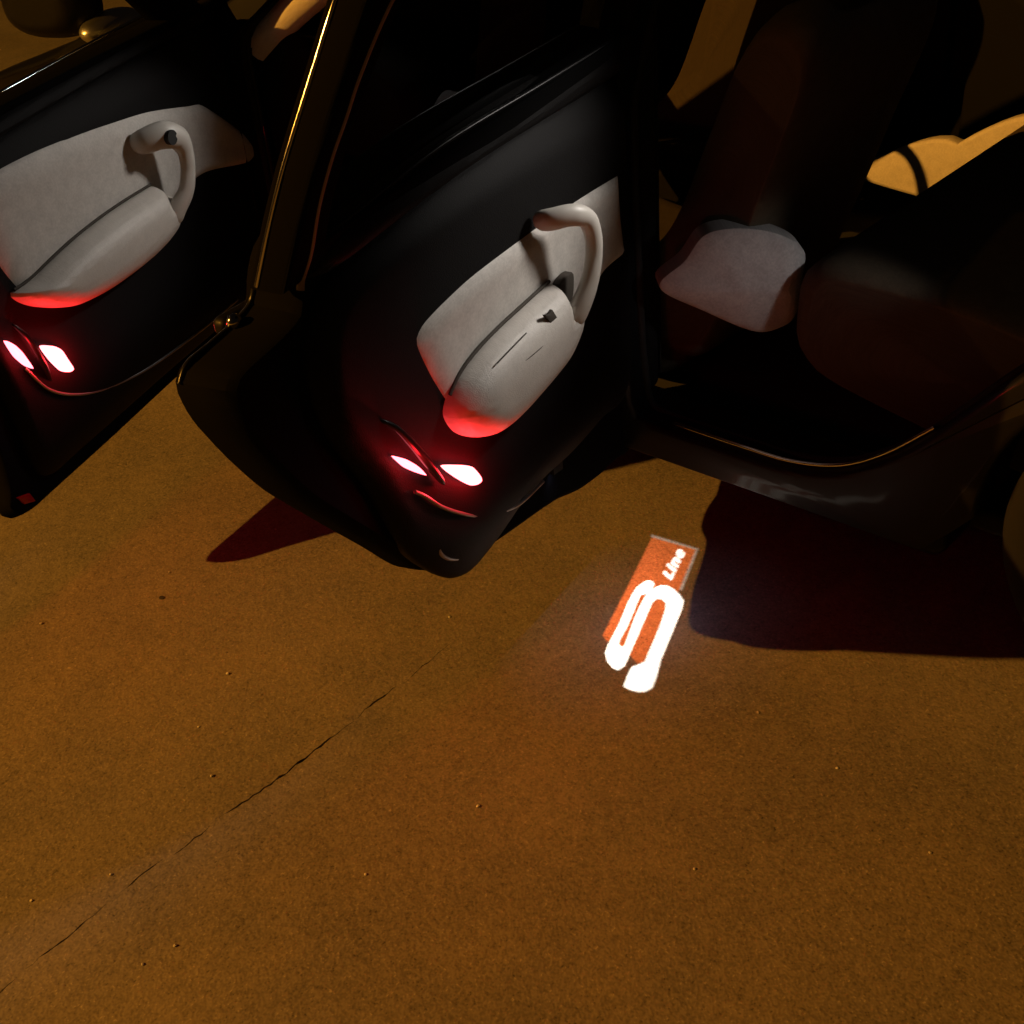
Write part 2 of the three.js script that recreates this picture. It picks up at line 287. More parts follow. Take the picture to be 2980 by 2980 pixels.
for (const cx of [REAR, FRONT]) for (const z of [-0.30, -1.48]) { const g = new THREE.CylinderGeometry(0.372, 0.372, 0.40, 36, 1, true, -Math.PI / 2, Math.PI); g.rotateX(-Math.PI / 2); g.translate(cx, 0.33, z); obj('wheel_housing', g, M.dark, car); }
// door seals round the openings and the bright threshold strip
obj('rear_door_seal', tube(rearHole.map(([x, y]) => [x, y, lean(y) - 0.048]), 0.009, 200, 8, true), M.rubber, car);
obj('front_door_seal', tube(frontHole.map(([x, y]) => [x, y, lean(y) - 0.048]), 0.009, 200, 8, true), M.rubber, car);
obj('threshold_strip', tube([[0.14, 0.306, -0.030], [0.30, 0.304, -0.030], [0.42, 0.308, -0.030], [0.52, 0.334, -0.030], [0.60, 0.384, -0.030], [0.69, 0.468, -0.032]], 0.005, 60, 8), M.chrome, car);
obj('pillar_trim', rbox(0.10, 0.95, 0.05, 0.02, -0.008, 0.80, -0.10), M.trim, car);
obj('windscreen_pillar_trim', tube([[-1.12, 0.93, -0.10], [-0.98, 1.02, -0.105], [-0.80, 1.13, -0.15], [-0.6, 1.255, -0.20], [-0.46, 1.33, -0.24]], 0.038, 40, 16), M.insert, car);
obj('seat_belt', (() => { const g = new THREE.BoxGeometry(0.045, 1.0, 0.003, 1, 10, 1); g.translate(0.01, 0.85, -0.135); return g; })(), M.rubber, car);

// wheels
function wheel(cx, z, side) {
  const w = new THREE.Group(); w.name = 'wheel'; w.position.set(cx, 0.327, z); car.add(w);
  const r = 0.327, prof = [[0.222, -0.10], [0.25, -0.108], [0.285, -0.112], [0.312, -0.104], [0.323, -0.085], [r, -0.05], [r, 0.05], [0.323, 0.085], [0.312, 0.104], [0.285, 0.112], [0.25, 0.108], [0.222, 0.10]];
  const tg = new THREE.LatheGeometry(prof.map(([a, b]) => new THREE.Vector2(a, b)), 72); tg.rotateX(Math.PI / 2); obj('tyre', tg, M.rubber, w);
  const rim = new THREE.LatheGeometry([[0.224, -0.1], [0.232, 0.098], [0.226, 0.106], [0.214, 0.10], [0.205, 0.06], [0.2, -0.06]].map(([a, b]) => new THREE.Vector2(a, b)), 64); rim.rotateX(Math.PI / 2); if (side < 0) rim.rotateY(Math.PI);
  const parts = [rim];
  for (let k = 0; k < 5; k++) for (const d of [-0.12, 0.12]) {
    const g = new RoundedBoxGeometry(0.175, 0.022, 0.028, 2, 0.008); g.rotateY(-side * 0.12); g.translate(0.125, 0, side * 0.075); g.rotateZ(k * Math.PI * 2 / 5 + 0.3 + d); parts.push(g);
  }
  const hub = new THREE.CylinderGeometry(0.05, 0.058, 0.03, 28); hub.rotateX(side * Math.PI / 2); hub.translate(0, 0, side * 0.08); parts.push(hub);
  obj('rim', parts, M.alloy, w);
  const disc = new THREE.CylinderGeometry(0.15, 0.15, 0.02, 40); disc.rotateX(Math.PI / 2); disc.translate(0, 0, side * 0.01); obj('brake_disc', disc, M.alloy, w);
}
wheel(REAR, -0.118, 1); wheel(FRONT, -0.118, 1); wheel(REAR, -1.662, -1); wheel(FRONT, -1.662, -1);

// seats and dashboard
function seat(name, z0, z1) {
  const back = [[-0.12, 0.50], [-0.06, 0.40], [0.06, 0.36], [0.13, 0.42], [0.20, 0.60], [0.27, 0.80], [0.34, 1.00], [0.33, 1.08], [0.26, 1.10], [0.20, 1.04], [0.13, 0.88], [0.03, 0.66]];
  const b = obj(name, cushion(back, z0, z1, 0.09), M.fabric, car);
  obj('cushion', cushion([[-0.62, 0.46], [-0.60, 0.36], [-0.45, 0.33], [-0.05, 0.30], [0.05, 0.36], [0.02, 0.46], [-0.2, 0.49], [-0.52, 0.53]], z0 + 0.005, z1 - 0.005, 0.06), M.fabric, b);
  obj('headrest', cushion([[0.26, 1.14], [0.30, 1.10], [0.37, 1.11], [0.40, 1.20], [0.40, 1.29], [0.35, 1.31], [0.29, 1.26]], (z0 + z1) / 2 - 0.14, (z0 + z1) / 2 + 0.14, 0.05, 40), M.fabric, b);
  if (name === 'driver_seat') obj('side_bolster', (() => { const g = pillow(smooth([[-0.115, 0.602], [-0.066, 0.651], [-0.025, 0.701], [0.046, 0.706], [0.119, 0.686], [0.167, 0.649], [0.167, 0.594], [0.158, 0.516], [0.127, 0.49], [0.074, 0.488], [-0.024, 0.541]], 90), [[0.05, 0.585], [0.13, 0.585]], { front: flat(0.05), back: (t) => -0.004 - 0.03 * Math.pow(Math.min(1, t), 0.7), rings: 14 }); g.rotateY(Math.PI / 4); g.translate(0.188, 0, -0.112); return g; })(), M.seatPanel, b);
  obj('seat_rail', rbox(0.5, 0.05, 0.3, 0.015, -0.36, 0.275, (z0 + z1) / 2), M.dark, b);
}
seat('driver_seat', -0.68, -0.16); seat('passenger_seat', -1.58, -1.06); car.getObjectByName('passenger_seat').position.x = -0.62;
{
  const b = obj('rear_seat', cushion([[0.315, 0.56], [0.33, 0.46], [0.46, 0.40], [0.95, 0.32], [1.02, 0.42], [0.96, 0.56], [0.70, 0.635], [0.42, 0.655], [0.335, 0.63]], -1.62, -0.16, 0.07), M.fabric, car);
  obj('backrest', cushion([[0.86, 0.48], [0.92, 0.40], [1.06, 0.42], [1.18, 0.80], [1.24, 0.97], [1.16, 1.0], [1.08, 0.97], [0.98, 0.74]], -1.60, -0.18, 0.08), M.fabric, b);
  for (const z of [-0.45, -1.33]) obj('headrest', cushion([[1.13, 1.03], [1.18, 1.0], [1.25, 1.02], [1.27, 1.12], [1.2, 1.15], [1.14, 1.1]], z - 0.12, z + 0.12, 0.04, 36), M.fabric, b);
  const d = obj('dashboard', cushion([[-1.18, 0.92], [-1.16, 0.60], [-1.05, 0.50], [-0.92, 0.52], [-0.82, 0.66], [-0.80, 0.84], [-0.90, 0.945], [-1.06, 0.965]], -1.66, -0.11, 0.03), M.trim, car);
  obj('dashboard_end_panel', cushion([[-1.17, 0.94], [-1.15, 0.72], [-1.06, 0.64], [-0.94, 0.70], [-0.86, 0.84], [-0.94, 0.955], [-1.06, 0.975]], -0.16, -0.085, 0.02, 40), M.trim, d);
  const t = new THREE.TorusGeometry(0.185, 0.016, 14, 60); t.rotateY(Math.PI / 2); t.rotateZ(-0.42); t.translate(-0.62, 0.80, -0.42);
  obj('steering_wheel', [t, (() => { const g = new THREE.CylinderGeometry(0.03, 0.05, 0.3, 20); g.rotateZ(Math.PI / 2 + 0.4); g.translate(-0.76, 0.74, -0.42); return g; })(), rbox(0.05, 0.10, 0.34, 0.02, -0.625, 0.80, -0.42)], M.trim, car);
  obj('centre_console', rbox(0.75, 0.24, 0.2, 0.05, -0.42, 0.44, MID), M.trim, car);
}
{ // trim on the inside of the far rear door, with the same pale insert
  const t = obj('door_trim', rbox(0.98, 0.64, 0.03, 0.012, 0.47, 0.62, -1.70), M.trim, car);
  const ins = smooth([[-0.22, 0.36], [-0.126, 0.424], [-0.036, 0.476], [0.053, 0.503], [0.084, 0.49], [0.152, 0.536], [0.26, 0.59], [0.5, 0.66], [0.75, 0.66], [0.78, 0.5], [0.55, 0.36], [0.2, 0.32]], 60);
  const g = plate(ins, [], 0.03, 0.01); g.translate(0, 0, -1.46);
  obj('armrest', g, M.insert, t);
  obj('trim_board', rbox(1.0, 0.62, 0.03, 0.012, -0.58, 0.62, -1.70), M.trim, t);
}

// ------------------------------------------------------------------ the two open doors
// local frame of a door: x = along the door from its hinge, y = up, -z = towards the cabin side
const dn = (s, y, n) => [s, y, -n];
const tum = (s, y) => 0.3 * Math.max(0, y - 0.97);
function doorGlass(outline, n, m, parent) {
  const g = new THREE.ShapeGeometry(shapeOf(outline)), p = g.attributes.position; for (let i = 0; i < p.count; i++) p.setZ(i, -(n + tum(0, p.getY(i))));
  g.computeVertexNormals(); return obj('window', g, m, parent);
}
function redLampOrReflection(parent, lens, depth, m, light) {  // builds a warning lamp, and likewise its reflection as a glowing lens
  const raw0 = smooth(lens, 40, 0.3), c = raw0.reduce((q, p) => [q[0] + p[0] / 40, q[1] + p[1] / 40], [0, 0]), out = raw0.map((p) => [c[0] + (p[0] - c[0]) * 1.08, c[1] + (p[1] - c[1]) * 1.08]);
  obj('warning_lamp_or_reflection', pillow(out, [c, c], { front: dome(depth, depth + 0.004), back: flat(depth - 0.012), rings: 4 }), m, parent);
  const L = new THREE.PointLight(new THREE.Color(1, 0.012, 0.02), light); L.name = 'red_light'; L.position.set(c[0], c[1], -(depth + 0.022)); L.shadow.radius = 0.5; parent.add(L);
}
function makeDoor(name, hx, theta, d) {
  const door = obj(name, pillow(d.shell, d.axis, { front: (t) => d.rim + (0.022 - d.rim) * Math.pow(Math.min(1, t * 28), 0.7), back: (t, s, y) => d.rim - 0.008 - (0.103 + d.rim) * Math.pow(Math.min(1, t * 1.6), 0.6) * (0.55 + 0.45 * Math.sin(clamp((y - 0.2) / 0.8, 0, 1) * Math.PI)), rings: 16 }), M.paintDoor, car);
  door.position.set(hx, 0, 0); door.rotation.y = -theta;
  // inner trim, one broad soft panel with a bulging map pocket in its lower half
  obj('trim_panel', pillow(d.trim, d.axis, { front: (t, s, y) => 0.024 + 0.030 * Math.pow(Math.min(1, t * 5), 0.5) + d.bulge(s, y), back: flat(0.012), rings: 16 }), M.trim, door);
  const ins = obj('insert', pillow(d.insert, d.insertAxis, { front: (t) => 0.048 + 0.016 * Math.pow(Math.min(1, t * 4), 0.5) - 0.006 * Math.min(1, t * 1.4), back: flat(0.035), rings: 10 }), M.insert, door);
  obj('armrest', pillow(d.arm, d.armAxis, { front: (t) => 0.050 + 0.066 * Math.pow(1 - Math.pow(1 - Math.min(1, t * 1.2), 2), 0.42), back: flat(0.04), rings: 14 }), M.armrest, door);
  obj('armrest_seam', tube(d.seam.map(([s, y]) => dn(s, y, 0.0625)), 0.0032, 60, 8), M.slot, door);
  obj('pull_handle', taper(d.grip.map((p) => dn(...p)), d.gripR, 56, 16, 0.8), M.grip, door);
  obj('upper_trim', pillow(d.upper, d.upperAxis, { front: dome(0.03, 0.055), back: flat(0.02), rings: 6 }), M.trim, door);
  obj('pocket_edge', tube(d.pocket.map((p) => dn(...p)), 0.0034, 60, 8), M.softMetal, door);
  return door;
}
// rear door
const rShell = [[-0.085, 0.30], [-0.09, 0.172], [0.02, 0.181], [0.10, 0.186], [0.18, 0.200], [0.262, 0.227], [0.32, 0.239], [0.40, 0.252], [0.46, 0.262], [0.55, 0.280], [0.63, 0.300], [0.69, 0.335], [0.767, 0.427], [0.853, 0.528], [0.947, 0.642], [1.001, 0.727], [1.041, 0.803], [1.054, 0.842], [1.057, 0.872], [1.039, 0.890], [0.991, 0.899], [0.947, 0.907], [0.905, 0.922], [0.888, 0.965], [0.84, 1.005], [0.58, 1.045], [0.25, 1.065], [-0.02, 1.075], [-0.06, 1.05], [-0.08, 0.7]];
const rearDoor = makeDoor('rear_door', 0, 1.401, {
  rim: -0.058, shell: smooth(rShell, 220, 0.35), axis: [[0.10, 0.68], [0.72, 0.78]],
  trim: smooth([[-0.01, 0.36], [0.10, 0.345], [0.25, 0.345], [0.36, 0.352], [0.44, 0.342], [0.51, 0.312], [0.588, 0.294], [0.646, 0.308], [0.70, 0.355], [0.77, 0.45], [0.83, 0.60], [0.89, 0.72], [0.91, 0.82], [0.89, 0.90], [0.82, 0.95], [0.55, 0.985], [0.2, 1.0], [0.0, 1.0], [-0.02, 0.9], [-0.02, 0.6]], 180),
  bulge: (s, y) => 0.03 * Math.exp(-Math.pow((y - 0.44) / 0.10, 2)) * Math.exp(-Math.pow((s - 0.42) / 0.26, 4)),
  insert: smooth([[0.035, 0.835], [0.042, 0.838], [0.145, 0.842], [0.26, 0.844], [0.366, 0.843], [0.53, 0.837], [0.621, 0.826], [0.68, 0.814], [0.703, 0.798], [0.70, 0.775], [0.678, 0.721], [0.646, 0.659], [0.615, 0.60], [0.55, 0.575], [0.40, 0.585], [0.25, 0.62], [0.172, 0.649], [0.096, 0.672], [0.022, 0.675], [0.020, 0.69], [0.03, 0.752]], 150, 0.4),
  insertAxis: [[0.16, 0.755], [0.52, 0.735]],
  arm: smooth([[0.655, 0.645], [0.640, 0.672], [0.610, 0.694], [0.551, 0.712], [0.485, 0.722], [0.416, 0.728], [0.354, 0.733], [0.318, 0.735], [0.318, 0.700], [0.300, 0.690], [0.270, 0.684], [0.244, 0.665], [0.262, 0.628], [0.310, 0.592], [0.361, 0.572], [0.473, 0.553], [0.542, 0.555], [0.597, 0.575], [0.636, 0.606]], 140, 0.45),
  armAxis: [[0.34, 0.655], [0.56, 0.635]],
  seam: [[0.641, 0.676], [0.611, 0.698], [0.551, 0.716], [0.485, 0.726], [0.416, 0.732], [0.354, 0.737], [0.32, 0.739]],
  grip: [[0.352, 0.858, 0.058], [0.345, 0.861, 0.085], [0.315, 0.862, 0.112], [0.283, 0.845, 0.122], [0.268, 0.812, 0.124], [0.265, 0.775, 0.122], [0.276, 0.732, 0.118], [0.297, 0.690, 0.108], [0.315, 0.655, 0.09]], gripR: [0.016, 0.019, 0.019, 0.018, 0.017, 0.017, 0.018, 0.021, 0.026],
  upper: smooth([[0.0, 1.005], [0.5, 0.992], [0.84, 0.957], [0.875, 0.985], [0.82, 1.012], [0.55, 1.047], [0.2, 1.068], [0.0, 1.07], [-0.02, 1.04]], 90), upperAxis: [[0.06, 1.035], [0.76, 0.99]],
  pocket: [[0.755, 0.56, 0.058], [0.736, 0.542, 0.06], [0.700, 0.500, 0.064], [0.646, 0.454, 0.07], [0.602, 0.425, 0.072], [0.537, 0.397, 0.074], [0.486, 0.383, 0.074], [0.40, 0.378, 0.07]],
});
{
  const d = rearDoor;
  const fo = [[0.935, 0.962], [0.911, 1.049], [0.89, 1.113], [0.864, 1.173], [0.843, 1.219], [0.825, 1.259], [0.807, 1.297], [0.775, 1.345], [0.70, 1.385], [0.55, 1.405], [0.2, 1.41], [0.0, 1.40], [-0.045, 1.36], [-0.05, 1.06]];
  const fi = [[0.85, 1.01], [0.842, 1.06], [0.815, 1.14], [0.775, 1.215], [0.74, 1.275], [0.69, 1.325], [0.55, 1.345], [0.2, 1.35], [0.03, 1.345], [0.015, 1.32], [0.015, 1.085], [0.3, 1.062], [0.6, 1.04]];
  obj('window_frame', plate(fo, [fi], 0.05, 0.008, (s, y) => -0.032 - tum(s, y)), M.paintFrame, d);
  doorGlass(fi, -0.006, M.tinted, d);
  const ls = (pts, n) => pts.map(([s, y]) => dn(s, y, n + tum(s, y)));
  obj('frame_trim', tube(ls([[0.934, 0.966], [0.911, 1.049], [0.89, 1.113], [0.864, 1.173], [0.843, 1.219], [0.825, 1.259], [0.807, 1.297], [0.775, 1.345], [0.70, 1.383]], -0.010), 0.0035, 90, 8), M.chrome, d);
  obj('outer_seal', tube(ls([[0.907, 1.028], [0.898, 1.047], [0.879, 1.11], [0.854, 1.164], [0.826, 1.218], [0.778, 1.292], [0.74, 1.335]], 0.030), 0.0038, 70, 8), M.seal, d);
  obj('inner_seal', tube(ls([[0.902, 0.955], [0.897, 0.968], [0.884, 0.999], [0.873, 1.066], [0.853, 1.124], [0.832, 1.165], [0.81, 1.212], [0.758, 1.288], [0.71, 1.33]], 0.036), 0.0055, 90, 8), M.seal, d);
  obj('belt_strip', tube(ls([[0.86, 1.006], [0.723, 1.030], [0.58, 1.052], [0.3, 1.066], [0.02, 1.08]], 0.03), 0.0042, 60, 8), M.trimGloss, d);
  obj('edge_strip', tube([dn(1.057, 0.872, -0.058), dn(1.039, 0.891, -0.058), dn(0.991, 0.900, -0.058), dn(0.947, 0.908, -0.058), dn(0.905, 0.924, -0.057), dn(0.890, 0.965, -0.05)], 0.004, 50, 8), M.trimGloss, d);
  obj('edge_buffer', (() => { const g = new THREE.SphereGeometry(0.012, 20, 14); g.scale(1, 1, 0.8); g.translate(...dn(0.943, 0.912, -0.055)); return g; })(), M.chrome, d);
  redLampOrReflection(d, [[0.679, 0.564], [0.647, 0.548], [0.615, 0.529], [0.599, 0.507], [0.585, 0.483], [0.601, 0.488], [0.626, 0.502], [0.65, 0.527]], 0.070, M.redLens, 0.075);
  redLampOrReflection(d, [[0.791, 0.643], [0.77, 0.628], [0.751, 0.609], [0.74, 0.596], [0.728, 0.577], [0.749, 0.594], [0.77, 0.614]], 0.062, M.redReflection, 0.03);  // the lamp's reflection in the painted door edge, shaped as a glowing lens
  obj('lamp_ridge', taper([dn(0.805, 0.714, 0.054), dn(0.787, 0.695, 0.062), dn(0.761, 0.657, 0.066), dn(0.729, 0.605, 0.068), dn(0.687, 0.535, 0.066)], [0.003, 0.005, 0.007, 0.008, 0.005], 40, 10), M.trimGloss, d);
  obj('speaker_ring', tube([[0.700, 0.432], [0.704, 0.410], [0.690, 0.388], [0.660, 0.366], [0.620, 0.352], [0.575, 0.348], [0.560, 0.372], [0.585, 0.405], [0.63, 0.425], [0.672, 0.438]].map(([s, y]) => dn(s, y, 0.05)), 0.0036, 80, 8, true), M.softMetal, d);
  obj('armrest_slot', tube([dn(0.557, 0.700, 0.101), dn(0.512, 0.706, 0.101), dn(0.465, 0.712, 0.101)], 0.0012, 20, 6), M.slot, d); obj('armrest_slot', tube([dn(0.492, 0.676, 0.112), dn(0.452, 0.677, 0.113), dn(0.418, 0.679, 0.112)], 0.0012, 20, 6), M.slot, d);
  obj('switch_recess', (() => { const g = plate([[0.411, 0.722], [0.398, 0.717], [0.386, 0.721], [0.372, 0.700], [0.395, 0.700]], [], 0.004, 0.0015); g.translate(0, 0, -0.105); return g; })(), M.slot, d);
  obj('handle_recess', (() => { const g = plate(smooth([[0.308, 0.73], [0.262, 0.735], [0.262, 0.70], [0.275, 0.682], [0.306, 0.690]], 24), [], 0.012, 0.002); g.translate(0, 0, -0.075); return g; })(), M.slot, d);
  obj('outer_handle', (() => { const g = new RoundedBoxGeometry(0.2, 0.03, 0.03, 3, 0.012); g.translate(...dn(0.82, 0.88, -0.115)); return g; })(), M.paint, d);
}
// front door
const frontDoor = makeDoor('front_door', -1.178, 1.245, {
  rim: -0.008, shell: smooth([[-0.09, 0.40], [-0.095, 0.29], [-0.07, 0.272], [0.20, 0.272], [0.413, 0.266], [0.692, 0.242], [0.88, 0.228], [0.965, 0.222], [1.008, 0.232], [1.020, 0.262], [1.010, 0.30], [1.0, 0.40], [1.01, 0.55], [1.04, 0.75], [1.05, 0.92], [1.05, 0.975], [0.90, 0.995], [0.5, 1.035], [0.1, 1.065], [-0.05, 1.07], [-0.07, 1.0], [-0.07, 0.7]], 200, 0.4), axis: [[0.12, 0.66], [0.85, 0.62]],
  trim: smooth([[-0.03, 0.42], [0.0, 0.34], [0.2, 0.33], [0.5, 0.31], [0.8, 0.285], [0.90, 0.28], [0.935, 0.33], [0.95, 0.5], [0.99, 0.75], [0.985, 0.89], [0.93, 0.94], [0.5, 0.985], [0.1, 1.015], [-0.03, 1.01], [-0.05, 0.9], [-0.05, 0.6]], 160),
  bulge: (s, y) => 0.03 * Math.exp(-Math.pow((y - 0.44) / 0.10, 2)) * Math.exp(-Math.pow((s - 0.48) / 0.36, 4)),
  insert: smooth([[-0.085, 0.668], [-0.04, 0.70], [0.057, 0.783], [0.152, 0.855], [0.203, 0.868], [0.35, 0.897], [0.491, 0.910], [0.592, 0.915], [0.703, 0.916], [0.81, 0.911], [0.885, 0.895], [0.90, 0.85], [0.885, 0.752], [0.86, 0.694], [0.834, 0.655], [0.76, 0.62], [0.55, 0.62], [0.36, 0.68], [0.207, 0.705], [0.05, 0.677], [-0.06, 0.66]], 150, 0.4),
  insertAxis: [[0.18, 0.775], [0.70, 0.765]],
  arm: smooth([[0.872, 0.690], [0.82, 0.694], [0.754, 0.709], [0.681, 0.723], [0.59, 0.735], [0.497, 0.742], [0.400, 0.744], [0.385, 0.715], [0.345, 0.70], [0.340, 0.680], [0.372, 0.637], [0.481, 0.604], [0.618, 0.593], [0.721, 0.600], [0.78, 0.618], [0.834, 0.645], [0.865, 0.67]], 130, 0.45),
  armAxis: [[0.44, 0.675], [0.74, 0.662]],
  seam: [[0.868, 0.695], [0.82, 0.699], [0.754, 0.713], [0.681, 0.727], [0.59, 0.739], [0.497, 0.746], [0.405, 0.749]],
  grip: [[0.432, 0.842, 0.058], [0.42, 0.85, 0.085], [0.385, 0.855, 0.112], [0.352, 0.838, 0.122], [0.338, 0.805, 0.124], [0.340, 0.765, 0.122], [0.358, 0.722, 0.118], [0.385, 0.690, 0.105], [0.405, 0.66, 0.09]], gripR: [0.020, 0.027, 0.030, 0.028, 0.020, 0.018, 0.019, 0.022, 0.026],
  upper: smooth([[0.0, 1.02], [0.5, 0.99], [0.94, 0.945], [0.99, 0.97], [0.9, 0.985], [0.5, 1.027], [0.1, 1.055], [-0.03, 1.06], [-0.04, 1.04]], 90), upperAxis: [[0.06, 1.036], [0.88, 0.966]],
  pocket: [[0.90, 0.54, 0.058], [0.86, 0.47, 0.064], [0.78, 0.42, 0.07], [0.62, 0.385, 0.074], [0.4, 0.378, 0.074], [0.2, 0.385, 0.07]],
});
{
  const d = frontDoor;
  const fo = [[1.04, 0.975], [1.03, 1.1], [1.015, 1.25], [0.99, 1.36], [0.95, 1.39], [0.75, 1.395], [0.62, 1.36], [0.45, 1.27], [0.25, 1.15], [0.08, 1.055]];
  const fi = [[0.985, 1.0], [0.975, 1.1], [0.96, 1.25], [0.935, 1.335], [0.76, 1.345], [0.64, 1.31], [0.48, 1.22], [0.30, 1.115], [0.22, 1.055], [0.5, 1.038]];
  obj('window_frame', plate(fo, [fi], 0.05, 0.008, (s, y) => -0.032 - tum(s, y)), M.paintFrame, d);
  doorGlass(fi, -0.006, M.glass, d);
  obj('belt_strip', tube([[0.98, 0.985], [0.7, 1.016], [0.4, 1.043], [0.1, 1.066]].map(([s, y]) => dn(s, y, -0.022)), 0.0042, 60, 8), M.chrome, d);
  redLampOrReflection(d, [[0.843, 0.559], [0.818, 0.548], [0.802, 0.532], [0.793, 0.506], [0.786, 0.483], [0.799, 0.484], [0.819, 0.496], [0.834, 0.526]], 0.068, M.redLens, 0.075);
  redLampOrReflection(d, [[0.924, 0.609], [0.907, 0.593], [0.896, 0.574], [0.889, 0.555], [0.882, 0.532], [0.899, 0.547], [0.915, 0.574]], 0.060, M.redReflection, 0.03);  // mirrored image of the lamp above, built as a glowing piece
  obj('lamp_ridge', taper([dn(0.892, 0.633, 0.054), dn(0.879, 0.604, 0.064), dn(0.858, 0.531, 0.066), dn(0.845, 0.479, 0.058)], [0.003, 0.006, 0.007, 0.004], 40, 10), M.trimGloss, d);
  obj('handle_lock', (() => { const g = new THREE.CylinderGeometry(0.016, 0.016, 0.012, 24); g.rotateX(Math.PI / 2); g.translate(...dn(0.388, 0.852, 0.134)); return g; })(), M.dark, d);
  obj('edge_reflector', (() => { const g = plate([[0.998, 0.284], [0.964, 0.274], [0.956, 0.250], [0.985, 0.260]], [], 0.006, 0.0015); g.translate(0, 0, -0.026); return g; })(), M.redPlastic, d);
  obj('outer_handle', (() => { const g = new RoundedBoxGeometry(0.2, 0.03, 0.03, 3, 0.012); g.translate(...dn(0.88, 0.88, -0.115)); return g; })(), M.paint, d);
  const mir = obj('wing_mirror', (() => { const g = new THREE.SphereGeometry(1, 36, 24); const p = g.attributes.position; for (let i = 0; i < p.count; i++) { const x = p.getX(i), y = p.getY(i), z = p.getZ(i); p.setXYZ(i, Math.max(-0.062, -0.075 * x) * -1, 0.078 * Math.sign(y) * Math.pow(Math.abs(y), 0.75), 0.125 * Math.sign(z) * Math.pow(Math.abs(z), 0.8)); } g.computeVertexNormals(); g.translate(0.24, 1.10, 0.23); return g; })(), M.paint, d);
  obj('mirror_glint', (() => { const g = new THREE.SphereGeometry(1, 36, 24); g.scale(0.10, 0.034, 0.05); g.translate(...dn(0.205, 1.040, -0.105)); return g; })(), S({ color: col(0.8, 0.8, 0.78), metalness: 1, roughness: 0.33 }), d);  // metal ellipsoid added to give the bright glint beside the mirror
}

